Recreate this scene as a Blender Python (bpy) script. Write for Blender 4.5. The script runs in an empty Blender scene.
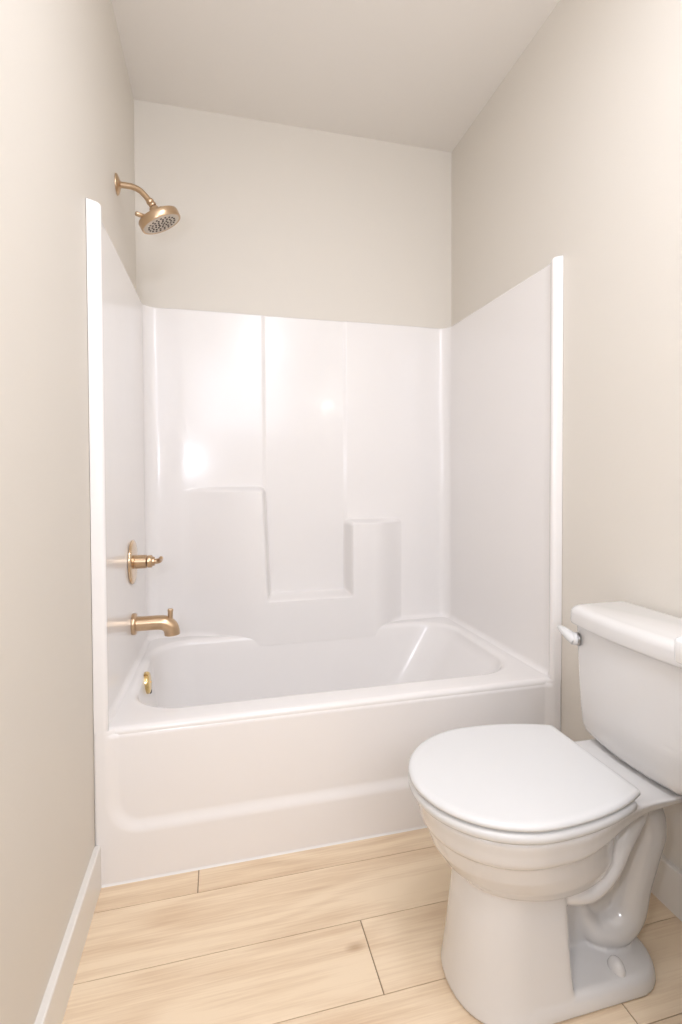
import bpy, bmesh, math, random
from mathutils import Vector, Matrix, Quaternion

random.seed(7)
SC = bpy.context.scene
COL = SC.collection
PI = math.pi

# ------------------------------------------------------------------ camera
CAM_POS = Vector((0.3511, -1.5422, 1.1570))
YAW, PITCH, ROLL = 0.24743, -0.02142, -0.00381
F_PX, PPX, PPY = 506.13, 6.29, -22.7
cam_d = bpy.data.cameras.new('camera')
cam = bpy.data.objects.new('camera', cam_d)
COL.objects.link(cam)
SC.camera = cam
fwd = Vector((math.sin(YAW) * math.cos(PITCH), math.cos(YAW) * math.cos(PITCH), math.sin(PITCH)))
rt = Vector((math.cos(YAW), -math.sin(YAW), 0))
up = rt.cross(fwd)
r2 = math.cos(ROLL) * rt + math.sin(ROLL) * up
u2 = -math.sin(ROLL) * rt + math.cos(ROLL) * up
m3 = Matrix((r2, u2, -fwd)).transposed()
cam.matrix_world = Matrix.Translation(CAM_POS) @ m3.to_4x4()
cam_d.sensor_fit = 'AUTO'
cam_d.sensor_width = 36.0
cam_d.lens = F_PX / 1024.0 * 36.0
cam_d.shift_x = -PPX / 1024.0
cam_d.shift_y = PPY / 1024.0
cam_d.clip_start = 0.02

# ------------------------------------------------------------------ view, world, lights
SC.view_settings.view_transform = 'Standard'
SC.view_settings.look = 'None'
SC.view_settings.gamma = 1.0
SC.view_settings.use_curve_mapping = False
SC.view_settings.exposure = 0.10

wd = bpy.data.worlds.new('world')
SC.world = wd
wd.use_nodes = True
wd.node_tree.nodes['Background'].inputs[0].default_value = (1.0, 0.96, 0.92, 1)
wd.node_tree.nodes['Background'].inputs[1].default_value = 0.6


def area(name, loc, direction, sx, sy, power, col=(1, 1, 1), shape='RECTANGLE', spread=PI):
    d = bpy.data.lights.new(name, 'AREA')
    d.shape = shape
    d.size = sx
    d.size_y = sy
    d.energy = power
    d.color = col
    d.spread = spread
    o = bpy.data.objects.new(name, d)
    COL.objects.link(o)
    o.location = loc
    o.rotation_euler = Vector(direction).to_track_quat('-Z', 'Y').to_euler()
    return o


ROOM_Y0 = -3.0
# added fill light in an invented high window behind the camera
COOL = (0.915, 0.975, 1.12)
area('rear_fill', (0.62, ROOM_Y0 + 0.02, 2.15), (0.0, 1, 0.0), 1.06, 0.84, 12.5, COOL)
# flush ceiling lamp just in front of the tub, out of frame above
area('ceiling_lamp', (0.75, -0.95, 2.74), (0, 0, -1), 0.34, 0.34, 9.0, COOL, 'DISK')
# added point light further back in the room, unseen fill with no fitting
gl = bpy.data.lights.new('point_fill', 'POINT')
gl.energy = 18.5
gl.shadow_soft_size = 0.12
gl.color = COOL
glo = bpy.data.objects.new('point_fill', gl)
COL.objects.link(glo)
glo.location = (0.75, -1.7, 2.45)
# photographer's flash, up and to the left of the camera
area('flash', (0.075, -1.60, 1.32), (0.25, 1.0, 0.08), 0.07, 0.07, 4.8, COOL, 'DISK')


# ------------------------------------------------------------------ materials
def mat(name, base, rough=0.5, metal=0.0, coat=0.0, spec=0.5, bump=None):
    m = bpy.data.materials.new(name)
    m.use_nodes = True
    nt = m.node_tree
    b = nt.nodes['Principled BSDF']
    b.inputs['Base Color'].default_value = (*base, 1)
    b.inputs['Roughness'].default_value = rough
    b.inputs['Metallic'].default_value = metal
    b.inputs['Coat Weight'].default_value = coat
    b.inputs['Coat Roughness'].default_value = 0.05
    b.inputs['Specular IOR Level'].default_value = spec
    if bump:
        scale, strength, dist = bump
        tc = nt.nodes.new('ShaderNodeTexCoord')
        n = nt.nodes.new('ShaderNodeTexNoise')
        n.inputs['Scale'].default_value = scale
        n.inputs['Detail'].default_value = 3
        bp = nt.nodes.new('ShaderNodeBump')
        bp.inputs['Strength'].default_value = strength
        bp.inputs['Distance'].default_value = dist
        nt.links.new(tc.outputs['Object'], n.inputs['Vector'])
        nt.links.new(n.outputs['Fac'], bp.inputs['Height'])
        nt.links.new(bp.outputs['Normal'], b.inputs['Normal'])
    return m


M_WALL = mat('beige_wall_paint', (0.77, 0.715, 0.635), 0.55, spec=0.3, bump=(140, 0.12, 0.002))
M_CEIL = mat('ceiling_paint', (0.88, 0.83, 0.765), 0.8, spec=0.2, bump=(90, 0.12, 0.002))
M_TRIM = mat('white_trim_paint', (0.84, 0.80, 0.74), 0.35)
M_TUB = mat('white_gelcoat', (0.90, 0.862, 0.83), 0.20, coat=0.06, bump=(5, 0.02, 0.02))
M_PORC = mat('white_porcelain', (0.78, 0.755, 0.73), 0.10, coat=0.3)
M_SEAT = mat('white_seat_plastic', (0.745, 0.735, 0.72), 0.25)
M_BRONZE = mat('champagne_bronze', (0.60, 0.435, 0.285), 0.30, 1.0)
M_BRONZE_P = mat('polished_bronze', (0.70, 0.53, 0.36), 0.14, 1.0)
M_GOLD = mat('polished_gold', (0.80, 0.60, 0.28), 0.14, 1.0)
M_NOZ_FACE = mat('nozzle_face_grey', (0.62, 0.55, 0.47), 0.4, 0.4)
M_NOZ = mat('nozzle_rubber', (0.10, 0.08, 0.065), 0.6)
M_DARK = mat('dark_slot', (0.05, 0.04, 0.035), 0.6)
M_GREY = mat('grey_gasket', (0.30, 0.29, 0.28), 0.5)
M_CHROME = mat('grey_metal_ring', (0.45, 0.44, 0.43), 0.3, 1.0)
M_CAULK = mat('white_caulk', (0.86, 0.83, 0.79), 0.5)
M_CTOP = mat('white_solid_surface', (0.86, 0.85, 0.84), 0.2)
M_CAB = mat('white_cabinet_paint', (0.80, 0.78, 0.75), 0.4)


def floor_material():
    m = bpy.data.materials.new('light_oak_planks')
    m.use_nodes = True
    nt = m.node_tree
    N, L = nt.nodes, nt.links
    b = N['Principled BSDF']
    b.inputs['Roughness'].default_value = 0.42
    b.inputs['Specular IOR Level'].default_value = 0.35
    tc = N.new('ShaderNodeTexCoord')
    at = N.new('ShaderNodeAttribute')
    at.attribute_name = 'plank'
    sep = N.new('ShaderNodeSeparateColor')
    L.new(at.outputs['Color'], sep.inputs[0])
    off = N.new('ShaderNodeCombineXYZ')
    mul = N.new('ShaderNodeMath'); mul.operation = 'MULTIPLY'; mul.inputs[1].default_value = 37.0
    L.new(sep.outputs[0], mul.inputs[0])
    L.new(mul.outputs[0], off.inputs[0]); L.new(mul.outputs[0], off.inputs[1]); L.new(mul.outputs[0], off.inputs[2])
    add = N.new('ShaderNodeVectorMath'); add.operation = 'ADD'
    L.new(tc.outputs['Object'], add.inputs[0]); L.new(off.outputs[0], add.inputs[1])

    def noise(scale, detail, rough, vec, dist=0.0):
        mp = N.new('ShaderNodeMapping')
        mp.inputs['Scale'].default_value = scale
        L.new(vec, mp.inputs['Vector'])
        n = N.new('ShaderNodeTexNoise')
        n.inputs['Scale'].default_value = 1.0
        n.inputs['Detail'].default_value = detail
        n.inputs['Roughness'].default_value = rough
        n.inputs['Distortion'].default_value = dist
        L.new(mp.outputs[0], n.inputs['Vector'])
        return n.outputs['Fac']

    broad = noise((1.5, 9.0, 1.0), 3, 0.5, add.outputs[0], 0.6)
    # cathedral grain: bands of a slowly varying field
    field = noise((0.9, 5.0, 1.0), 1.5, 0.4, add.outputs[0], 0.3)
    fm = N.new('ShaderNodeMath'); fm.operation = 'MULTIPLY'; fm.inputs[1].default_value = 60.0
    L.new(field, fm.inputs[0])
    fs = N.new('ShaderNodeMath'); fs.operation = 'SINE'
    L.new(fm.outputs[0], fs.inputs[0])
    fine = noise((7.0, 210.0, 1.0), 4, 0.6, add.outputs[0])
    streak = noise((2.2, 55.0, 1.0), 4, 0.6, add.outputs[0], 0.4)

    ramp = N.new('ShaderNodeValToRGB')
    ramp.color_ramp.elements[0].position = 0.34
    ramp.color_ramp.elements[0].color = (0.67, 0.47, 0.297, 1)
    ramp.color_ramp.elements[1].position = 0.60
    ramp.color_ramp.elements[1].color = (0.90, 0.725, 0.52, 1)

    def mad(a, k, c):
        q = N.new('ShaderNodeMath'); q.operation = 'MULTIPLY_ADD'
        L.new(a, q.inputs[0]); q.inputs[1].default_value = k
        if isinstance(c, float):
            q.inputs[2].default_value = c
        else:
            L.new(c, q.inputs[2])
        return q.outputs[0]
    s = mad(broad, 0.34, 0.06)
    s = mad(fs.outputs[0], 0.040, s)
    s = mad(fine, 0.30, s)
    s = mad(streak, 0.26, s)
    s = mad(sep.outputs[1], 0.10, s)
    L.new(s, ramp.inputs[0])
    # small knots
    mpk = N.new('ShaderNodeMapping'); mpk.inputs['Scale'].default_value = (1.5, 3.0, 1.0)
    L.new(add.outputs[0], mpk.inputs['Vector'])
    vor = N.new('ShaderNodeTexVoronoi'); vor.inputs['Scale'].default_value = 1.6
    L.new(mpk.outputs[0], vor.inputs['Vector'])
    kr = N.new('ShaderNodeMapRange'); kr.inputs['From Min'].default_value = 0.015; kr.inputs['From Max'].default_value = 0.075
    kr.inputs['To Min'].default_value = 0.55; kr.inputs['To Max'].default_value = 0.0
    L.new(vor.outputs['Distance'], kr.inputs['Value'])
    mix = N.new('ShaderNodeMix'); mix.data_type = 'RGBA'
    L.new(kr.outputs[0], mix.inputs[0])
    L.new(ramp.outputs[0], mix.inputs[6])
    mix.inputs[7].default_value = (0.42, 0.24, 0.12, 1)
    L.new(mix.outputs[2], b.inputs['Base Color'])
    bp = N.new('ShaderNodeBump'); bp.inputs['Strength'].default_value = 0.12; bp.inputs['Distance'].default_value = 0.002
    L.new(fine, bp.inputs['Height']); L.new(bp.outputs[0], b.inputs['Normal'])
    return m


M_FLOOR = floor_material()
M_SUB = mat('plank_groove', (0.34, 0.235, 0.15), 0.8)


# ------------------------------------------------------------------ mesh helpers
def obj(name, bm, m, parent=None, smooth=True, sharp=None, loc=None, recalc=True):
    if recalc:
        bmesh.ops.recalc_face_normals(bm, faces=bm.faces)
    me = bpy.data.meshes.new(name)
    bm.to_mesh(me)
    bm.free()
    for p in me.polygons:
        p.use_smooth = smooth
    if m is not None:
        me.materials.append(m)
    if smooth and sharp is not None:
        me.set_sharp_from_angle(angle=math.radians(sharp))
    o = bpy.data.objects.new(name, me)
    COL.objects.link(o)
    if parent:
        o.parent = parent
        # meshes are written in world coordinates; cancel the parent's base offset
        o.location = -parent.location if loc is None else loc
    elif loc is not None:
        o.location = loc
    return o


def thing(name, label, cat, loc, group=None):
    o = bpy.data.objects.new(name, None)
    COL.objects.link(o)
    o.location = loc
    o.empty_display_size = 0.05
    o['label'] = label
    o['category'] = cat
    if group:
        o['group'] = group
    return o


def struct(o):
    o['kind'] = 'structure'
    return o


def box(bm, a, b, bev=0.0, seg=2):
    x0, y0, z0 = a
    x1, y1, z1 = b
    r = bmesh.ops.create_cube(bm, size=1.0)
    vs = r['verts']
    for v in vs:
        v.co = Vector(((x0 + x1) / 2 + v.co.x * (x1 - x0), (y0 + y1) / 2 + v.co.y * (y1 - y0), (z0 + z1) / 2 + v.co.z * (z1 - z0)))
    if bev:
        es = list({e for v in vs for e in v.link_edges})
        bmesh.ops.bevel(bm, geom=es, offset=bev, segments=seg, affect='EDGES', profile=0.5)


def loft(bm, rings, cap0=True, cap1=True, closed=True):
    rows = [[bm.verts.new(p) for p in r] for r in rings]
    n = len(rows[0])
    for i in range(len(rows) - 1):
        for j in range(n if closed else n - 1):
            k = (j + 1) % n
            bm.faces.new((rows[i][j], rows[i][k], rows[i + 1][k], rows[i + 1][j]))
    if cap0:
        bm.faces.new(list(reversed(rows[0])))
    if cap1:
        bm.faces.new(rows[-1])
    return rows


def grid(bm, pts):
    rows = [[bm.verts.new(p) for p in r] for r in pts]
    for i in range(len(rows) - 1):
        for j in range(len(rows[0]) - 1):
            bm.faces.new((rows[i][j], rows[i][j + 1], rows[i + 1][j + 1], rows[i + 1][j]))
    return rows


def lathe(bm, origin, axis, profile, n=40, cap=True):
    """profile: list of (distance along axis, radius)"""
    origin = Vector(origin)
    axis = Vector(axis).normalized()
    q = Vector((0, 0, 1)).rotation_difference(axis)
    ex, ey = q @ Vector((1, 0, 0)), q @ Vector((0, 1, 0))
    rings = []
    for h, r in profile:
        r = max(r, 1e-4)
        rings.append([origin + axis * h + (ex * math.cos(2 * PI * k / n) + ey * math.sin(2 * PI * k / n)) * r for k in range(n)])
    loft(bm, rings, cap, cap)


def smooth_path(pts, sub=8):
    """Catmull-Rom through (x, y, z, r) tuples"""
    P = [pts[0]] + list(pts) + [pts[-1]]
    out = []
    for i in range(1, len(P) - 2):
        for s in range(sub):
            t = s / sub
            a, b, c, d = P[i - 1], P[i], P[i + 1], P[i + 2]
            out.append(tuple(0.5 * (2 * b[k] + (c[k] - a[k]) * t + (2 * a[k] - 5 * b[k] + 4 * c[k] - d[k]) * t * t +
                                    (3 * b[k] - a[k] - 3 * c[k] + d[k]) * t ** 3) for k in range(len(b))))
    out.append(tuple(pts[-1]))
    return out


def tube(bm, path, n=20, cap=True, squash=1.0):
    """path of (x, y, z, r); parallel-transport frame"""
    pts = [Vector(p[:3]) for p in path]
    rad = [p[3] for p in path]
    t0 = (pts[1] - pts[0]).normalized()
    ref = Vector((0, 0, 1)) if abs(t0.z) < 0.9 else Vector((0, 1, 0))
    ex = t0.cross(ref).normalized()
    prev = t0
    rings = []
    for i, p in enumerate(pts):
        a = pts[max(i - 1, 0)]
        b = pts[min(i + 1, len(pts) - 1)]
        t = (b - a).normalized()
        ex = (prev.rotation_difference(t) @ ex).normalized()
        ey = t.cross(ex).normalized()
        prev = t
        rings.append([p + (ex * math.cos(2 * PI * k / n) + ey * math.sin(2 * PI * k / n) * squash) * rad[i] for k in range(n)])
    loft(bm, rings, cap, cap)


def sstep(a, b, x):
    t = min(1.0, max(0.0, (x - a) / (b - a)))
    return t * t * (3 - 2 * t)


def merged(vals, eps=1e-5):
    out = []
    for v in sorted(vals):
        if not out or v - out[-1] > eps:
            out.append(v)
    return out


def lin(a, b, n):
    return [a + (b - a) * i / n for i in range(n + 1)]


# ------------------------------------------------------------------ room shell
W = 1.524           # alcove width
DY = 0.8846         # back wall
HC = 2.831          # ceiling
T = 0.10


def wall(name, a, b, m):
    bm = bmesh.new()
    box(bm, a, b)
    return struct(obj(name, bm, m, smooth=False))


wall('wall_left', (-T, ROOM_Y0 - T, -0.02), (0, DY + T, HC + 0.02), M_WALL)
wall('wall_right', (W, ROOM_Y0 - T, -0.02), (W + T, DY + T, HC + 0.02), M_WALL)
wall('wall_back', (0, DY, -0.02), (W, DY + T, HC + 0.02), M_WALL)
wall('ceiling', (0, ROOM_Y0, HC), (W, DY, HC + 0.08), M_CEIL)
bm = bmesh.new()
box(bm, (0, ROOM_Y0 - T, 0), (0.08, ROOM_Y0, HC + 0.02))
box(bm, (1.16, ROOM_Y0 - T, 0), (W, ROOM_Y0, HC + 0.02))
box(bm, (0.08, ROOM_Y0 - T, 2.59), (1.16, ROOM_Y0, HC + 0.02))
box(bm, (0.08, ROOM_Y0 - T, 0), (1.16, ROOM_Y0, 1.71))
struct(obj('wall_front', bm, M_WALL, smooth=False))
bm = bmesh.new()
for a_, b__ in (((0.01, 1.63), (0.08, 2.67)), ((1.16, 1.63), (1.23, 2.67)), ((0.08, 2.59), (1.16, 2.67)), ((0.08, 1.63), (1.16, 1.71))):
    box(bm, (a_[0], ROOM_Y0 - 0.005, a_[1]), (b__[0], ROOM_Y0 + 0.016, b__[1]), 0.002)
struct(obj('added_window_1', bm, M_TRIM, smooth=False))  # invented window frame round the added fill light

# floor: real planks with fine grooves between them, laid along the tub
PW = 0.1975
bm = bmesh.new()
lay = bm.loops.layers.color.new('plank')
row_edges = []
y = -0.090 + PW
joints = {0: [0.282], 1: [-0.55, 1.16], 2: [0.699], 3: [0.02, 1.20], 4: [0.55], 5: [-0.1, 1.1]}
row = 0
while y > ROOM_Y0 - 0.1:
    ya, yb = y - PW, y
    if row in joints:
        js = joints[row]
    else:
        j0 = (row * 0.47) % 1.22 - 0.2
        js = [j0, j0 + 1.22]
    xs = [0.0] + [j for j in js if 0.02 < j < W - 0.02] + [W]
    for i in range(len(xs) - 1):
        g = 0.0011
        xa, xb = xs[i] + (g if i else 0), xs[i + 1] - (g if i < len(xs) - 2 else 0)
        c = (random.random(), random.random(), random.random(), 1)
        top = [(xa + 0.0005, ya + g), (xb - 0.0005, ya + g), (xb - 0.0005, yb - g), (xa + 0.0005, yb - g)]
        vt = [bm.verts.new((p[0], p[1], 0.0)) for p in top]
        vb = [bm.verts.new((p[0], p[1], -0.004)) for p in top]
        fs = [bm.faces.new(vt)]
        for k in range(4):
            fs.append(bm.faces.new((vt[k], vb[k], vb[(k + 1) % 4], vt[(k + 1) % 4])))
        for f in fs:
            for l in f.loops:
                l[lay] = c
    y -= PW
    row += 1
# the base under the planks shows only in the grooves
base_faces = []
va = [bm.verts.new(p) for p in ((0, ROOM_Y0 - 0.1, -0.0025), (W, ROOM_Y0 - 0.1, -0.0025), (W, 0.12, -0.0025), (0, 0.12, -0.0025))]
fb = bm.faces.new(va)
fb.material_index = 1
va = [bm.verts.new(p) for p in ((0, 0.1, 0), (W, 0.1, 0), (W, DY, 0), (0, DY, 0))]
fb2 = bm.faces.new(va)
fb2.material_index = 1
floor = obj('floor', bm, M_FLOOR, smooth=False)
floor.data.materials.append(M_SUB)
for p in floor.data.polygons:
    if len(p.vertices) == 4 and abs(p.center.z + 0.0025) < 1e-4 or p.center.y > 0.3:
        p.material_index = 1
struct(floor)


def baseboard(name, x_wall, sgn, y0, y1):
    h, t = 0.120, 0.016
    prof = [(0, 0), (t, 0), (t, h - 0.004), (t - 0.001, h - 0.0012), (t - 0.004, h), (0.0, h)]
    bm = bmesh.new()
    loft(bm, [[(x_wall + sgn * p[0], yy, p[1]) for p in prof] for yy in (y0, y1)])
    return struct(obj(name, bm, M_TRIM, smooth=False))


baseboard('baseboard_left', 0.0, 1, ROOM_Y0 + 0.02, -0.0012)
baseboard('baseboard_right', W, -1, -0.855, -0.0012)

# ------------------------------------------------------------------ bathtub with moulded surround
HS = 1.923          # top of the surround
HR = 0.444          # rim height
tub = thing('bathtub_shower_unit', 'glossy white one-piece bathtub with tall moulded wall surround and shelves', 'bathtub', (W / 2, 0.44, 0))

X_L, Y_B = 0.034, 0.866


def plan_path():
    """(x, y, kind) from the left front lip round the back to the right front lip"""
    left = [(0.0008, 0.024), (0.0008, 0.006)]
    for k in range(7):      # outer front corner
        a = PI + k / 6 * PI / 2
        left.append((0.0038 + 0.003 * math.cos(a), 0.0028 + 0.003 * math.sin(a)))
    for k in range(9):      # inner front corner
        a = -PI / 2 + k / 8 * PI / 2
        left.append((0.026 + 0.012 * math.cos(a), 0.012 + 0.012 * math.sin(a)))
    for k in range(1, 8):   # back off to the panel face
        t = k / 7
        left.append((0.038 - 0.017 * sstep(0, 1, t), 0.014 + 0.034 * t))
    for k in range(1, 24):
        t = k / 24
        left.append((0.021 + (X_L - 0.021) * t, 0.048 + (Y_B - 0.055 - 0.048) * t))
    R = 0.055
    for k in range(13):
        a = PI - k / 12 * PI / 2
        left.append((X_L + R + R * math.cos(a), Y_B - R + R * math.sin(a)))
    right = [(W - x, y_) for x, y_ in reversed(left)]
    xs = lin(0.10, W - 0.10, 60)
    for e, w_ in ((0.556, 0.03), (0.952, 0.04), (0.30, 0.05), (1.22, 0.05)):
        xs += lin(e - w_, e + w_, 26)
    xs = [x for x in merged(xs, 8e-4) if x > X_L + R + 0.004 and x < W - X_L - R - 0.004]
    mid = [(x, Y_B) for x in xs]
    return left, mid, right


def box_sdf(x, z, x0, x1, z0, z1, r):
    cx, cz = (x0 + x1) / 2, (z0 + z1) / 2
    qx, qz = abs(x - cx) - (x1 - x0) / 2 + r, abs(z - cz) - (z1 - z0) / 2 + r
    return math.hypot(max(qx, 0), max(qz, 0)) + min(max(qx, qz), 0) - r


def bulge(x, z):
    """how far the moulded back stands in front of its upper panels"""
    d1 = box_sdf(x, z, -1.0, 2.5, -1.0, 0.604, 0.005)
    lean = 0.02 * (1.11 - z) / 0.5
    d2 = box_sdf(x, z, -1.0, 0.551 + max(0, lean), -1.0, 1.112, 0.022)
    d3 = box_sdf(x, z, 0.952, 2.5, -1.0, 0.952, 0.022)
    d2 *= 0.65
    d3 *= 0.75
    d1 *= 0.85
    k = 0.010
    d = min(d1, d2, d3)
    # smooth union keeps the inner corners of the niche softly rounded
    for p, q in ((d1, d2), (d1, d3)):
        h = max(k - abs(p - q), 0) / k
        d = min(d, min(p, q) - h * h * k / 4)
    steep = 0.011
    body = 1 - sstep(-steep, steep, d)
    wl = sstep(0.15, 0.55, x)
    wr = 1 - sstep(1.06, 1.27, x)
    b = 0.090 * body * wl * wr
    # side panels above the shelves stand a little proud of the middle one
    side = max(1 - sstep(0.545, 0.567, x), sstep(0.937, 0.959, x))
    fade = 1 - sstep(0.0, 0.02, -d) * 1.0
    b = max(b, 0.006 * side * sstep(0.10, 0.2, x) * (1 - sstep(1.32, 1.42, x)))
    return b


left, mid, right = plan_path()
path = left + mid + right
zs = lin(HR - 0.004, HR + 0.022, 9) + lin(HR + 0.03, HS - 0.012, 70) + lin(HS - 0.010, HS - 0.001, 5)
for e, w_ in ((0.600, 0.022), (0.952, 0.024), (1.112, 0.024)):
    zs += lin(e - w_, e + w_, 26)
zs = merged(zs, 7e-4)
n_p = len(path)
nrm = []
for i in range(n_p):
    a = Vector(path[max(i - 1, 0)])
    b = Vector(path[min(i + 1, n_p - 1)])
    t = (b - a).normalized()
    nrm.append(Vector((t.y, -t.x)))
iL, iR = len(left), len(left) + len(mid)


def in_panel(i):
    """1 on the surround panels, 0 on the front lips (which run straight down)"""
    yv = path[i][1]
    return sstep(0.02, 0.06, yv)


pts = []
R_TOP, R_BOT = 0.008, 0.020
for z in zs:
    off = 0.0
    if z > HS - R_TOP:
        q = z - (HS - R_TOP)
        off = -(R_TOP - math.sqrt(max(R_TOP ** 2 - q * q, 0)))
    cove = 0.0
    if z < HR + R_BOT:
        q = R_BOT - max(z - HR, 0)
        cove = R_BOT - math.sqrt(max(R_BOT ** 2 - q * q, 0))
    rowp = []
    for i, (x, yv) in enumerate(path):
        d = off + cove * in_panel(i)
        px_, py_ = x + nrm[i].x * d, yv + nrm[i].y * d
        zz = z + 0.010 * (1 - in_panel(i)) * sstep(HS - 0.08, HS, z) * (1.3 - min(x, W - x) / 0.038)
        if iL <= i < iR:
            bl = bulge(x, z)
            py_ += cove * min(1, bl / 0.05)
            py_ -= bl
            zz -= 0.045 * (1 - sstep(HR - 0.004, HR + 0.08, z)) * sstep(0.035, 0.088, bl)
        px_ = min(max(px_, 0.0008), W - 0.0008)
        py_ = min(py_, DY - 0.0008)
        rowp.append((px_, py_, zz))
    pts.append(rowp)
# flat top back to the wall
top = []
for i, (x, yv) in enumerate(path):
    tx = 0.0008 if i < iL else (W - 0.0008 if i >= iR else x)
    ty = DY - 0.0008 if iL <= i < iR else yv
    if i < iL and yv > Y_B - 0.055:
        k = (i - (iL - 13)) / 12
        tx, ty = (0.0008, yv + (DY - 0.0008 - yv) * min(1, 2 * k)) if k < 0.5 else (0.0008 + (x - 0.0008) * (2 * k - 1), DY - 0.0008)
    if i >= iR and yv > Y_B - 0.055:
        k = (iR + 12 - i) / 12
        tx, ty = (W - 0.0008, yv + (DY - 0.0008 - yv) * min(1, 2 * k)) if k < 0.5 else (W - 0.0008 + (x - W + 0.0008) * (2 * k - 1), DY - 0.0008)
    top.append((tx, max(ty, 0.004), pts[-1][i][2]))
pts.append(top)
bm = bmesh.new()
grid(bm, pts)
obj('wall_surround', bm, M_TUB, tub, recalc=False)

# apron: recessed front with a kick along the floor and the two side lips
ax = merged(lin(0.0008, 0.02, 6) + lin(0.02, 0.16, 44) + lin(0.16, W - 0.16, 30) + lin(W - 0.16, W - 0.02, 44) + lin(W - 0.02, W - 0.0008, 6), 5e-4)
az = merged(lin(0.0, 0.10, 6) + lin(0.10, 0.30, 60) + lin(0.30, 0.428, 8) + lin(0.429, 0.442, 8), 5e-4)
RIM_Y = 0.011
pts = []
for z in az:
    rowp = []
    for x in ax:
        wdt = 0.040 + 0.004 * (HR - z) / HR
        d = box_sdf(x, z, wdt, W - wdt, 0.150, 1.2, 0.085)
        rec = 1 - sstep(-0.026, 0.014, d)
        deep = RIM_Y + 0.001
        if z > 0.428:       # tuck behind the rounded rim
            deep += 0.003 + 0.016 - math.sqrt(max(0.016 ** 2 - (z - 0.428) ** 2, 0))
        yv = -0.001 + deep * rec
        # rounded outer edges against the walls
        e = min(x, W - x)
        if e < 0.008:
            yv += 0.008 - math.sqrt(max(0.008 ** 2 - (0.008 - e) ** 2, 0))
        rowp.append((x, yv, z))
    pts.append(rowp)
bm = bmesh.new()
grid(bm, pts)
obj('apron', bm, M_TUB, tub, recalc=False)

# rim and basin
bx0, bx1, by0, by1 = 0.066, 1.442, 0.112, 0.792


def rrect(x0, x1, y0, y1, r, z, n=24, m=40):
    """rounded rectangle, the same vertex layout for every radius"""
    out = []
    cs = [((x1 - r, y0 + r), -PI / 2), ((x1 - r, y1 - r), 0), ((x0 + r, y1 - r), PI / 2), ((x0 + r, y0 + r), PI)]
    for (c, a0) in cs:
        for k in range(n):
            a = a0 + (k + 0.5) / n * PI / 2
            out.append((c[0] + r * math.cos(a), c[1] + r * math.sin(a), z))
        # straight run to the next corner is filled by interpolation below
    res = []
    for q in range(4):
        res += out[q * n:(q + 1) * n]
        a, b = out[(q + 1) * n - 1], out[((q + 1) % 4) * n]
        for k in range(1, m):
            t = k / m
            res.append(tuple(a[i] + (b[i] - a[i]) * t for i in range(3)))
    return res


rings = []
Rf = 0.016
rings.append(rrect(0.012, W - 0.012, RIM_Y + 0.0035, DY - 0.004, 0.004, 0.400))
for k in range(7):
    a = k / 6 * PI / 2
    ins = Rf * (1 - math.cos(a))
    zz = HR - Rf + Rf * math.sin(a)
    # only the front edge is exposed; the other three are buried in the surround
    rings.append(rrect(0.012, W - 0.012, RIM_Y - 0.0005 + ins, DY - 0.004, 0.004, zz))
for t in (0.35, 0.7):
    e = 0.008
    rings.append(rrect(0.012 + (bx0 - 0.012) * t, W - 0.012 + (bx1 - W + 0.012) * t, RIM_Y + Rf + (by0 - 0.02 - RIM_Y - Rf) * t,
                       DY - 0.004 + (by1 - DY + 0.004) * t, 0.004 + 0.12 * t, HR))
Ri = 0.026
for k in range(8):
    a = k / 7 * PI / 2 * 0.90
    ins = Ri * math.sin(a) - Ri
    zz = HR - Ri * (1 - math.cos(a))
    rings.append(rrect(bx0 + ins + 0.012, bx1 - ins - 0.012, by0 + ins + 0.012, by1 - ins - 0.012, 0.17 - ins * 0.5, zz))
ZB = 0.085
for k in range(1, 11):
    t = k / 10
    z = HR - Ri - (HR - Ri - ZB - 0.05) * t
    rings.append(rrect(bx0 + 0.012 + 0.035 * t, bx1 - 0.012 - 0.20 * t, by0 + 0.012 + 0.035 * t, by1 - 0.012 - 0.035 * t, 0.17 - 0.03 * t, z))
for k in range(1, 9):
    a = k / 8 * PI / 2
    ins = 0.06 * (1 - math.cos(a))
    z = ZB + 0.05 - 0.05 * math.sin(a)
    rings.append(rrect(bx0 + 0.047 + ins, bx1 - 0.212 - ins, by0 + 0.047 + ins, by1 - 0.047 - ins, 0.14 - ins * 0.3, z))
bm = bmesh.new()
loft(bm, rings, cap0=False, cap1=True)
obj('basin', bm, M_TUB, tub)

# caulk bead at the foot of the apron
bm = bmesh.new()
loft(bm, [[(x, -0.0012, 0.0), (x, -0.0052, 0.0002), (x, -0.0025, 0.0032), (x, -0.0012, 0.0055)] for x in (0.017, W - 0.017)])
obj('caulk_bead', bm, M_CAULK, tub, smooth=False)

# overflow plate with its slot, on the faucet end of the basin
ov_c = Vector((0.0815, 0.456, 0.398))
ov_ax = Vector((1.0, 0, 0.10)).normalized()
bm = bmesh.new()
lathe(bm, ov_c - ov_ax * 0.004, ov_ax, [(0, 0.040), (0.010, 0.040), (0.014, 0.0385), (0.017, 0.034), (0.0185, 0.024), (0.019, 0.0)], 40)
ovf = obj('overflow_cover', bm, M_GOLD, tub, sharp=50)
ovf['label'] = 'polished gold overflow cover'
bm = bmesh.new()
lathe(bm, ov_c + ov_ax * 0.0140, ov_ax, [(0, 0.0050), (0.0018, 0.0050), (0.0028, 0.0035), (0.003, 0)], 16)
obj('screw', bm, M_GOLD, ovf, loc=(0, 0, 0), sharp=50)
bm = bmesh.new()
box(bm, (ov_c.x + 0.008, ov_c.y - 0.008, ov_c.z - 0.0395), (ov_c.x + 0.0175, ov_c.y + 0.008, ov_c.z - 0.029), 0.002)
obj('drain_slot', bm, M_DARK, ovf, loc=(0, 0, 0), smooth=False)

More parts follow.
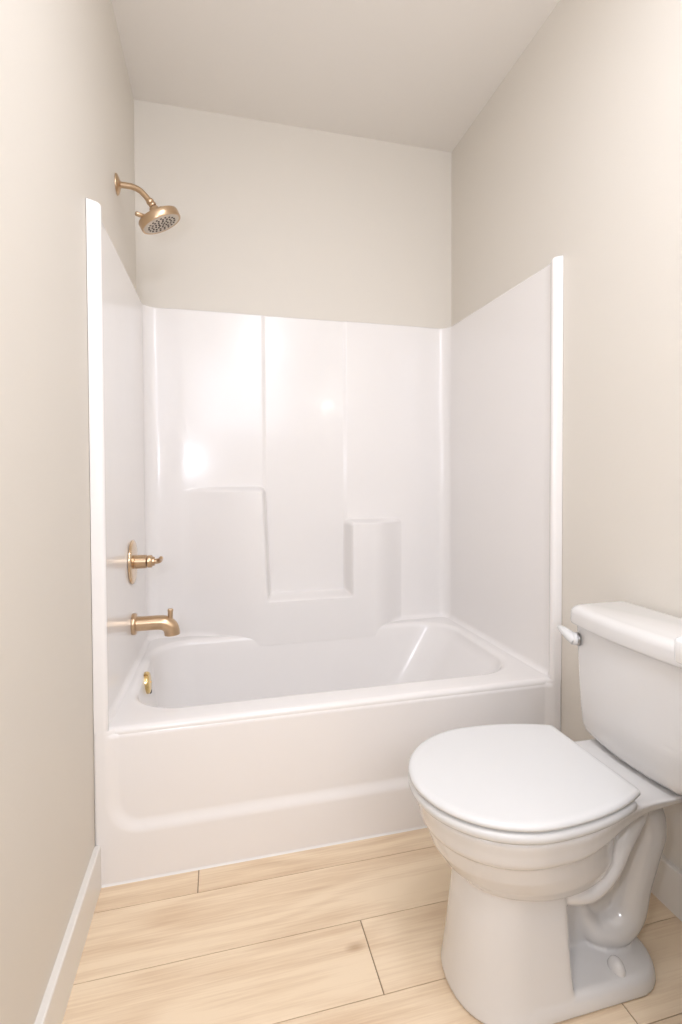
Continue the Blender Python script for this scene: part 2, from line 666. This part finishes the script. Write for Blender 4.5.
# ------------------------------------------------------------------ shower head
sh = thing('wall_shower', 'champagne bronze shower head on a bent arm from the left wall', 'shower', (0.001, 0.455, 2.222))
SY = 0.455
bm = bmesh.new()
lathe(bm, (0.0006, SY, 2.222), (1, 0, 0), [(0, 0.036), (0.002, 0.036), (0.006, 0.033), (0.010, 0.024), (0.013, 0.014), (0.015, 0.0125)], 40)
o = obj('wall_flange', bm, M_BRONZE, sh, sharp=60)
bm = bmesh.new()
arm = smooth_path([(0.004, SY, 2.222, 0.0105), (0.030, SY, 2.222, 0.0105), (0.055, SY, 2.220, 0.0105), (0.078, SY, 2.211, 0.0105), (0.097, SY, 2.194, 0.0105), (0.118, SY, 2.169, 0.0105)], 8)
tube(bm, arm, 20)
obj('shower_arm', bm, M_BRONZE, sh, sharp=60)
hd = Vector((0.45, 0.10, -0.89)).normalized()      # the way the spray face looks
ball = Vector((0.119, SY, 2.167))
bm = bmesh.new()
lathe(bm, Vector((0.110, SY, 2.179)), (0.62, 0, -0.78), [(0, 0.0125), (0.003, 0.014), (0.010, 0.014), (0.013, 0.012), (0.018, 0.0145), (0.024, 0.0125)], 24)
obj('collar_nut', bm, M_BRONZE, sh, sharp=45)
hc = ball + hd * 0.012
bm = bmesh.new()
prof = [(0.0, 0.006), (0.002, 0.0170), (0.020, 0.0200), (0.024, 0.024), (0.027, 0.036), (0.0300, 0.054), (0.0320, 0.0700), (0.0340, 0.0745), (0.0365, 0.0758), (0.060, 0.0758), (0.0630, 0.0742), (0.0635, 0.0715), (0.0615, 0.0685), (0.0615, 0.0)]
lathe(bm, hc, hd, prof, 56)
head = obj('spray_head', bm, M_BRONZE, sh, sharp=40)
q = Vector((0, 0, 1)).rotation_difference(hd)
ex, ey = q @ Vector((1, 0, 0)), q @ Vector((0, 1, 0))
bm = bmesh.new()
lathe(bm, hc + hd * 0.0610, hd, [(0, 0.0680), (0.0012, 0.0680), (0.0018, 0.0665), (0.0018, 0)], 48)
face = obj('spray_face', bm, M_NOZ_FACE, head, loc=(0, 0, 0), sharp=40)
bm = bmesh.new()
for rr, nn in ((0.011, 5), (0.0235, 9), (0.037, 14), (0.0505, 19)):
    for k in range(nn):
        a = 2 * PI * (k + 0.5 * (nn % 3)) / nn
        c = hc + hd * 0.0622 + (ex * math.cos(a) + ey * math.sin(a)) * rr
        lathe(bm, c, hd, [(0, 0.0042), (0.0022, 0.0036), (0.003, 0.0022)], 8)
nz = obj('spray_nozzles', bm, M_NOZ, head, loc=(0, 0, 0), sharp=40)
# spray selector tab at the rim and the small stop at its back
dl = Vector((-0.82, -0.55, 0))
dl = (dl - hd * dl.dot(hd)).normalized()
bm = bmesh.new()
p0 = hc + hd * 0.030 + dl * 0.060
tube(bm, [(*(p0 + dl * 0.0), 0.0085), (*(p0 + dl * 0.010 - hd * 0.004), 0.0080), (*(p0 + dl * 0.026 - hd * 0.011), 0.0084), (*(p0 + dl * 0.028 - hd * 0.012), 0.0060)], 14)
obj('selector_tab', bm, M_BRONZE, head, loc=(0, 0, 0), sharp=50)
dr = Vector((0.7, 0.5, 0)); dr = (dr - hd * dr.dot(hd)).normalized()
bm = bmesh.new()
p0 = hc + hd * 0.024 + dr * 0.032
lathe(bm, p0, -hd, [(-0.010, 0.0075), (0.022, 0.0075), (0.024, 0.006)], 16)
obj('pivot_post', bm, M_BRONZE, head, loc=(0, 0, 0), sharp=50)

# ------------------------------------------------------------------ shower valve
PY = 0.494
VX = 0.0294
vv = thing('shower_valve', 'bronze shower valve with large round plate and lever handle above the spout', 'shower valve', (VX, PY, 0.846))
vc = Vector((VX - 0.0008, PY, 0.846))
bm = bmesh.new()
lathe(bm, vc, (1, 0, 0), [(0, 0.082), (0.004, 0.083), (0.008, 0.0815), (0.0105, 0.0775), (0.0115, 0.070), (0.0125, 0.030), (0.013, 0.0)], 64)
obj('escutcheon', bm, M_BRONZE_P, vv, sharp=60)
bm = bmesh.new()
lathe(bm, vc + Vector((0.011, 0, 0)), (1, 0, 0), [(0, 0.031), (0.003, 0.0255), (0.041, 0.0255), (0.0425, 0.0235), (0.0425, 0.0)], 40)
obj('valve_sleeve', bm, M_BRONZE, vv, sharp=50)
bm = bmesh.new()
lathe(bm, vc + Vector((0.0555, 0, 0)), (1, 0, 0), [(0, 0.021), (0.002, 0.0235), (0.016, 0.0235), (0.018, 0.0215), (0.018, 0.0175), (0.026, 0.0170), (0.027, 0.014), (0.027, 0.0)], 40)
kn = obj('handle_hub', bm, M_BRONZE, vv, sharp=50)
bm = bmesh.new()
hp = vc + Vector((0.080, 0, 0))
tube(bm, smooth_path([(*(hp), 0.0105), (*(hp + Vector((0.012, -0.001, 0.000))), 0.0100), (*(hp + Vector((0.020, -0.005, 0.003))), 0.0094), (*(hp + Vector((0.026, -0.016, 0.010))), 0.0082),
                  (*(hp + Vector((0.029, -0.034, 0.016))), 0.0070), (*(hp + Vector((0.030, -0.056, 0.020))), 0.0064), (*(hp + Vector((0.030, -0.060, 0.0205))), 0.004)], 6), 16)
obj('lever', bm, M_BRONZE, kn, loc=(0, 0, 0), sharp=60)

# ------------------------------------------------------------------ tub spout
sp = thing('tub_spout', 'bronze tub spout with a diverter pin low on the left surround', 'spout', (VX, PY, 0.611))
sc_ = Vector((VX - 0.0008, PY, 0.611))
bm = bmesh.new()
lathe(bm, sc_, (1, 0, 0), [(0, 0.0395), (0.006, 0.0405), (0.013, 0.0395), (0.015, 0.037), (0.0152, 0.0)], 48)
obj('wall_flange', bm, M_BRONZE, sp, sharp=50)
bm = bmesh.new()
x0 = sc_.x
SZ = 0.611
path_s = smooth_path([(x0 + 0.012, PY, SZ, 0.0270), (x0 + 0.05, PY, SZ, 0.0270), (x0 + 0.092, PY, SZ, 0.0272), (x0 + 0.117, PY, SZ - 0.004, 0.0280), (x0 + 0.135, PY, SZ - 0.019, 0.0285), (x0 + 0.141, PY, SZ - 0.036, 0.0285), (x0 + 0.142, PY, SZ - 0.049, 0.0285)], 8)
tube(bm, path_s, 32)
obj('spout_body', bm, M_BRONZE, sp, sharp=60)
bm = bmesh.new()
lathe(bm, (x0 + 0.142, PY, SZ - 0.0495), (0, 0, -1), [(-0.003, 0.022), (0.0006, 0.022), (0.0007, 0.0)], 32)
obj('outlet', bm, M_DARK, sp, sharp=40)
bm = bmesh.new()
lathe(bm, (x0 + 0.135, PY, SZ + 0.004), (0.03, 0, 1), [(0, 0.0095), (0.036, 0.0095), (0.0365, 0.0102), (0.044, 0.0102), (0.0455, 0.009)], 24)
obj('diverter_pin', bm, M_BRONZE, sp, sharp=40)

# ------------------------------------------------------------------ toilet
YC = -0.501
TX, TZ = -0.008, 0.009     # fine placement of the upper works
toi = thing('toilet', 'white two-piece toilet with closed lid and exposed trapway beside the tub', 'toilet', (1.16, YC, 0))
NT = 72


def egg(x0, af, ab, w, z, xmax=None, p=2.0, n=NT):
    """egg outline: nose towards the left wall, back cut straight at xmax"""
    out = []
    for k in range(n):
        a = 2 * PI * k / n
        c, s = math.cos(a), math.sin(a)
        ex_ = abs(c) ** (2 / p) * (1 if c > 0 else -1)
        ey_ = abs(s) ** (2 / p) * (1 if s > 0 else -1)
        x = x0 + (ab * ex_ if c > 0 else af * ex_)
        if xmax is not None:
            x = min(x, xmax)
        out.append((x, YC + w * ey_, z))
    return out


# upper rim band, rear deck and bowl
def deck_ring(z, front, w, wb, xb, r=0.04):
    """outline of the bowl rim running back into the tank deck"""
    pts_ = []
    x0 = 0.995
    n1 = 36
    for k in range(n1 + 1):     # front half, from near side round the nose to the far side
        a = -PI / 2 - k / n1 * PI
        pts_.append((x0 + (x0 - front) * math.cos(a), YC + w * math.sin(a), z))
    # far side going back
    side = []
    for k in range(1, 15):
        t = k / 14
        x = x0 + (1.30 - x0) * t
        side.append((x, w + (wb - w) * sstep(0.15, 1, t)))
    side += [(x, wb) for x in (1.36, 1.42)]
    for k in range(6):
        a = PI / 2 - k / 5 * PI / 2
        side.append((xb - r + r * math.cos(a), wb - r + r * math.sin(a)))
    for x, v in side:
        pts_.append((x, YC + v, z))
    for x, v in reversed(side):
        pts_.append((x, YC - v, z))
    return pts_


parts = bmesh.new()
# rim band and deck slab
ring_def = []
for z, ins in ((0.362, 0.026), (0.368, 0.018), (0.378, 0.013), (0.40, 0.009), (0.418, 0.004), (0.4255, 0.003), (0.429, 0.006), (0.4305, 0.012)):
    r_ = deck_ring(z, 0.784 + ins, 0.194 - ins, 0.139 - ins * 0.6, 1.500)
    out = []
    for (x, yv, zz) in r_:
        # the underside of the deck climbs towards the back
        lift = 0.050 * sstep(1.05, 1.36, x)
        z2 = zz - 0.005 * sstep(1.18, 1.32, x) + lift * (0.4335 - zz) / (0.4335 - 0.362)
        out.append((x, yv, z2))
    ring_def.append(out)
ring_def = [[(x + TX if x < 1.4 else x, yv, z + TZ) for x, yv, z in r] for r in ring_def]
loft(parts, ring_def)
# bowl under the band
bowl_r = []
for z, front, w, back, x0 in ((0.249, 0.925, 0.092, 1.215, 1.06), (0.254, 0.892, 0.115, 1.240, 1.06), (0.266, 0.866, 0.132, 1.256, 1.05), (0.295, 0.838, 0.148, 1.264, 1.03), (0.330, 0.814, 0.159, 1.258, 1.005), (0.362, 0.803, 0.165, 1.262, 0.995), (0.392, 0.800, 0.168, 1.262, 0.995)):
    bowl_r.append(egg(x0, x0 - front, back - x0, w, z))
loft(parts, bowl_r)
# pedestal column: rounded front, flat cut back
col = []
for z, front, w, back in ((0.002, 0.846, 0.136, 1.092), (0.012, 0.846, 0.134, 1.091), (0.04, 0.850, 0.128, 1.089), (0.08, 0.855, 0.122, 1.087), (0.14, 0.861, 0.116, 1.085), (0.20, 0.868, 0.111, 1.084), (0.26, 0.878, 0.106, 1.083), (0.31, 0.892, 0.100, 1.082)):
    n_ = []
    rc = 0.016
    x0 = 0.985
    k_n = 40
    for k in range(k_n + 1):
        a = -PI / 2 - k / k_n * PI
        ca, sa = math.cos(a), math.sin(a)
        pw = 2.25
        n_.append((x0 + (x0 - front) * (-abs(ca) ** (2 / pw)), YC + w * (abs(sa) ** (2 / pw)) * (1 if sa > 0 else -1), z))
    for k in range(6):
        a = PI / 2 - k / 5 * PI / 2
        n_.append((back - rc + rc * math.cos(a), YC + w - rc + rc * math.sin(a), z))
    for k in range(6):
        a = -k / 5 * PI / 2
        n_.append((back - rc + rc * math.cos(a), YC - w + rc + rc * math.sin(a), z))
    col.append(n_)
loft(parts, col)
# rear foot slab
foot = []
for z, ins in ((0.002, 0.0), (0.016, 0.001), (0.029, 0.004), (0.037, 0.009), (0.0415, 0.018)):
    f_ = []
    w, xb, r = 0.136 - ins, 1.338 - ins, 0.085
    f_.append((0.98, YC - w, z)); f_.append((0.98, YC + w, z))
    for k in range(12):
        a = PI / 2 - k / 11 * PI / 2
        f_.append((xb - r + r * math.cos(a), YC + w - r + r * math.sin(a), z))
    for k in range(12):
        a = -k / 11 * PI / 2
        f_.append((xb - r + r * math.cos(a), YC - w + r + r * math.sin(a), z))
    foot.append(f_)
loft(parts, foot)
# exposed trapway
trap = smooth_path([(1.176, YC, 0.270, 0.019), (1.180, YC, 0.200, 0.019), (1.188, YC, 0.125, 0.022), (1.214, YC, 0.076, 0.038), (1.262, YC, 0.066, 0.048), (1.306, YC, 0.098, 0.049), (1.328, YC, 0.168, 0.047),
                    (1.349, YC, 0.240, 0.049), (1.364, YC, 0.300, 0.051), (1.346, YC, 0.352, 0.050), (1.27, YC, 0.385, 0.042)], 8)
tube(parts, trap, 28, squash=1.45)
# sweeping rib from the bowl's tail up under the deck
rib = smooth_path([(1.045, YC, 0.236, 0.085), (1.075, YC, 0.234, 0.100), (1.11, YC, 0.232, 0.113), (1.155, YC, 0.234, 0.114), (1.203, YC, 0.266, 0.112), (1.243, YC, 0.322, 0.108), (1.285, YC, 0.366, 0.100), (1.315, YC, 0.405, 0.09)], 8)
tube(parts, rib, 28, squash=0.40)
# web closing the loop, and the outlet down to the floor
box(parts, (1.07, YC - 0.024, 0.02), (1.335, YC + 0.024, 0.37))
bmesh.ops.recalc_face_normals(parts, faces=parts.faces)
bowl = obj('bowl', parts, M_PORC, toi)
rm = bowl.modifiers.new('remesh', 'REMESH')
rm.mode = 'VOXEL'
rm.voxel_size = 0.0034
rm.use_smooth_shade = True
smm = bowl.modifiers.new('smooth', 'SMOOTH')
smm.factor = 0.5
smm.iterations = 9

# bolt caps
for s in (-1, 1):
    bm = bmesh.new()
    base = Vector((1.217, YC + s * 0.097, 0.0400))
    prof = [(0, 0.0168), (0.004, 0.0168), (0.009, 0.0152), (0.016, 0.0125), (0.021, 0.0088), (0.0233, 0.0045), (0.0238, 0.0)]
    lathe(bm, base, (0, 0, 1), prof, 28)
    for v in bm.verts:
        v.co.y = base.y + (v.co.y - base.y) * 1.30
    obj('bolt_cap', bm, M_PORC, toi, sharp=80)


def slab(name, rings_, m, parent, **kw):
    bm = bmesh.new()
    loft(bm, rings_)
    return obj(name, bm, m, parent, **kw)


def lid_ring(z, ins, xb, grow=0.0):
    """seat and lid outline: egg nose, straight back edge with cut corners"""
    out = []
    x0 = 0.998 + TX
    z += TZ
    af, ab, w = 0.2265 - ins + grow, 0.36 - ins, 0.201 - ins + grow
    xe = xb - ins + TX
    n1 = 48
    for k in range(n1 + 1):
        a = -PI / 2 - k / n1 * PI
        out.append((x0 + af * math.cos(a), YC + w * math.sin(a), z))
    tail = []
    for k in range(1, 13):
        x = x0 + (xe - 0.004 - x0) * k / 12
        tail.append((x, w * math.sqrt(1 - ((x - x0) / ab) ** 2)))
    ye = tail[-1][1]
    tail += [(xe - 0.001, ye - 0.004), (xe, ye - 0.009)]
    for x, v in tail:
        out.append((x, YC + v, z))
    for x, v in reversed(tail):
        out.append((x, YC - v, z))
    return out


slab('seat', [lid_ring(0.4325, 0.012, 1.222), lid_ring(0.434, 0.005, 1.222), lid_ring(0.439, 0.001, 1.222), lid_ring(0.447, 0.0, 1.222), lid_ring(0.4525, 0.002, 1.222), lid_ring(0.4552, 0.006, 1.222), lid_ring(0.4560, 0.012, 1.222)], M_SEAT, toi, sharp=50)
lid_rings = [lid_ring(0.4592, 0.012, 1.237), lid_ring(0.4602, 0.004, 1.237), lid_ring(0.4635, 0.0005, 1.237), lid_ring(0.468, 0.0005, 1.237), lid_ring(0.4722, 0.003, 1.237), lid_ring(0.4745, 0.008, 1.237), lid_ring(0.4755, 0.018, 1.237)]
slab('seat_lid', lid_rings, M_SEAT, toi, sharp=50)
for s in (-1, 1):
    bm = bmesh.new()
    tube(bm, [(1.232, YC + s * 0.075 - 0.024, 0.458, 0.009), (1.232, YC + s * 0.075 + 0.024, 0.458, 0.009)], 18)
    box(bm, (1.216, YC + s * 0.075 - 0.020, 0.4350), (1.250, YC + s * 0.075 + 0.020, 0.455), 0.003)
    obj('hinge', bm, M_SEAT, toi, sharp=50)


# tank
def tank_ring(z, xf, xb, w, bow, r, n_front=24):
    out = []
    # near-front corner to far-front corner along the bowed front
    for k in range(n_front + 1):
        t = -1 + 2 * k / n_front
        v = t * (w - r)
        out.append((xf + bow * (t * (w - r) / w) ** 2, YC + v, z))
    xe = xf + bow * ((w - r) / w) ** 2
    for k in range(1, 8):
        a = PI - k / 7 * PI / 2
        out.append((xe + r + r * math.cos(a), YC + w - r + r * math.sin(a), z))
    rb = 0.02
    for k in range(7):
        a = PI / 2 - k / 6 * PI / 2
        out.append((xb - rb + rb * math.cos(a), YC + w - rb + rb * math.sin(a), z))
    for k in range(7):
        a = -k / 6 * PI / 2
        out.append((xb - rb + rb * math.cos(a), YC - w + rb + rb * math.sin(a), z))
    for k in range(7):
        a = -PI / 2 - k / 7 * PI / 2
        out.append((xe + r + r * math.cos(a), YC - w + r + r * math.sin(a), z))
    return out


tr = []
for z, xf, w in ((0.4455, 1.358, 0.128), (0.4475, 1.342, 0.145), (0.453, 1.330, 0.159), (0.462, 1.324, 0.169), (0.478, 1.322, 0.177), (0.52, 1.322, 0.185), (0.58, 1.323, 0.193), (0.65, 1.325, 0.201), (0.70, 1.326, 0.206), (0.7365, 1.327, 0.209)):
    tr.append(tank_ring(z - 0.0045 + 0.010 * sstep(0.46, 0.62, z), xf + TX, 1.506, w, 0.022, 0.034))
slab('tank', tr, M_PORC, toi, sharp=60)
lr = []
for z, ins in ((0.7375, 0.004), (0.739, 0.001), (0.744, 0.0), (0.766, 0.0), (0.774, 0.002), (0.780, 0.007), (0.7838, 0.014), (0.7855, 0.026)):
    lr.append(tank_ring(z + 0.004 + (z - 0.7375) * 0.08, 1.312 + TX + ins, 1.516 - ins * 0.6, 0.221 - ins, 0.022, 0.040))
slab('tank_lid', lr, M_PORC, toi, sharp=60)
bm = bmesh.new()
loft(bm, [tank_ring(z, 1.362, 1.49, 0.124, 0.02, 0.03) for z in (0.4330, 0.4425)])
obj('tank_gasket', bm, M_GREY, toi, smooth=False)
# flush lever on the far end of the tank front
bm = bmesh.new()
pv = Vector((1.3265, YC + 0.179, 0.701))
nd = Vector((-0.90, 0.43, 0)).normalized()
lathe(bm, pv - nd * 0.006, nd, [(0, 0.0185), (0.0055, 0.0185), (0.0065, 0.017), (0.0065, 0)], 28)
obj('lever_collar', bm, M_CHROME, toi, sharp=50)
bm = bmesh.new()
lathe(bm, pv + nd * 0.0005, nd, [(0, 0.0172), (0.006, 0.0180), (0.010, 0.016), (0.013, 0.011), (0.014, 0)], 28)
p1 = pv + nd * 0.006
tube(bm, smooth_path([(*(p1 + Vector((0, -0.004, -0.004))), 0.0165), (*(p1 + Vector((-0.006, 0.012, 0.006))), 0.0158), (*(p1 + Vector((-0.008, 0.030, 0.0125))), 0.0135), (*(p1 + Vector((-0.005, 0.047, 0.0150))), 0.0105), (*(p1 + Vector((-0.001, 0.062, 0.0150))), 0.0072), (*(p1 + Vector((0.000, 0.065, 0.0150))), 0.003)], 6), 18, squash=0.9)
obj('flush_lever', bm, M_SEAT, toi, sharp=60)

# ------------------------------------------------------------------ vanity beside the toilet (only its counter corner is in frame)
van = thing('vanity', 'white vanity countertop corner poking in at the right edge before the tank', 'vanity', (1.32, -1.5, 0))


def round_slab(x0, x1, y0, y1, r, prof):
    rings_ = []
    for z, ins in prof:
        o_ = []
        for k in range(10):
            a = PI / 2 + k / 9 * PI / 2
            o_.append((x0 + ins + r + r * math.cos(a), y1 - ins - r + r * math.sin(a), z))
        for k in range(10):
            a = PI + k / 9 * PI / 2
            o_.append((x0 + ins + r + r * math.cos(a), y0 + ins + r + r * math.sin(a), z))
        o_ += [(x1, y0 + ins, z), (x1, y1 - ins, z)]
        rings_.append(o_)
    return rings_


slab('countertop', round_slab(1.109, W - 0.001, -2.30, -0.832, 0.014, ((0.838, 0.003), (0.841, 0.0), (0.874, 0.0), (0.879, 0.002), (0.881, 0.006))), M_CTOP, van, sharp=50)
bm = bmesh.new()
box(bm, (1.150, -2.285, 0.09), (W - 0.001, -0.862, 0.838), 0.002)
box(bm, (1.20, -2.285, 0.0), (W - 0.001, -0.875, 0.092), 0.002)
obj('cabinet_body', bm, M_CAB, van, smooth=False)
for k in range(4):
    ya = -2.275 + k * 0.352
    bm = bmesh.new()
    box(bm, (1.131, ya, 0.11), (1.1505, ya + 0.346, 0.82), 0.002)
    d = obj('door', bm, M_CAB, van, smooth=False)
    bm = bmesh.new()
    yy = ya + (0.31 if k % 2 == 0 else 0.036)
    lathe(bm, (1.131, yy, 0.72), (-1, 0, 0), [(0, 0.006), (0.012, 0.005), (0.016, 0.013), (0.024, 0.012), (0.026, 0.0)], 20)
    obj('knob', bm, M_BRONZE, d, loc=(0, 0, 0), sharp=50)

# ------------------------------------------------------------------ lamp over the vanity (seen only as reflections in the glossy surround)
vl = thing('vanity_light', 'bronze three-globe vanity light on the right wall', 'wall lamp', (W, -1.87, 1.97))
bm = bmesh.new()
box(bm, (W - 0.022, -2.15, 1.93), (W - 0.0005, -1.59, 2.01), 0.004)
obj('back_plate', bm, M_BRONZE, vl, smooth=False)
M_GLOBE = bpy.data.materials.new('lit_globe')
M_GLOBE.use_nodes = True
gb = M_GLOBE.node_tree.nodes['Principled BSDF']
gb.inputs['Base Color'].default_value = (0.9, 0.88, 0.84, 1)
gb.inputs['Emission Color'].default_value = (0.95, 0.975, 1.0, 1)
gb.inputs['Emission Strength'].default_value = 33.0
for k in range(3):
    yy = -2.07 + k * 0.20
    bm = bmesh.new()
    tube(bm, [(W - 0.02, yy, 1.97, 0.010), (W - 0.075, yy, 1.97, 0.010)], 14)
    lathe(bm, (W - 0.085, yy, 1.958), (0, 0, 1), [(0, 0.020), (0.03, 0.022), (0.033, 0.0)], 24)
    a_ = obj('lamp_arm', bm, M_BRONZE, vl, sharp=50)
    bm = bmesh.new()
    bmesh.ops.create_uvsphere(bm, u_segments=24, v_segments=16, radius=0.035)
    bmesh.ops.translate(bm, vec=(W - 0.085, yy, 1.926), verts=bm.verts)
    obj('globe', bm, M_GLOBE, a_, loc=(0, 0, 0))
# flush ceiling fitting round the lamp
cl = thing('ceiling_light', 'round flush ceiling light behind the camera', 'ceiling lamp', (0.75, -0.95, HC))
bm = bmesh.new()
lathe(bm, (0.75, -0.95, HC - 0.0005), (0, 0, -1), [(0, 0.19), (0.03, 0.19), (0.034, 0.186), (0.05, 0.186), (0.05, 0.0)], 48)
obj('housing', bm, M_TRIM, cl, sharp=40)
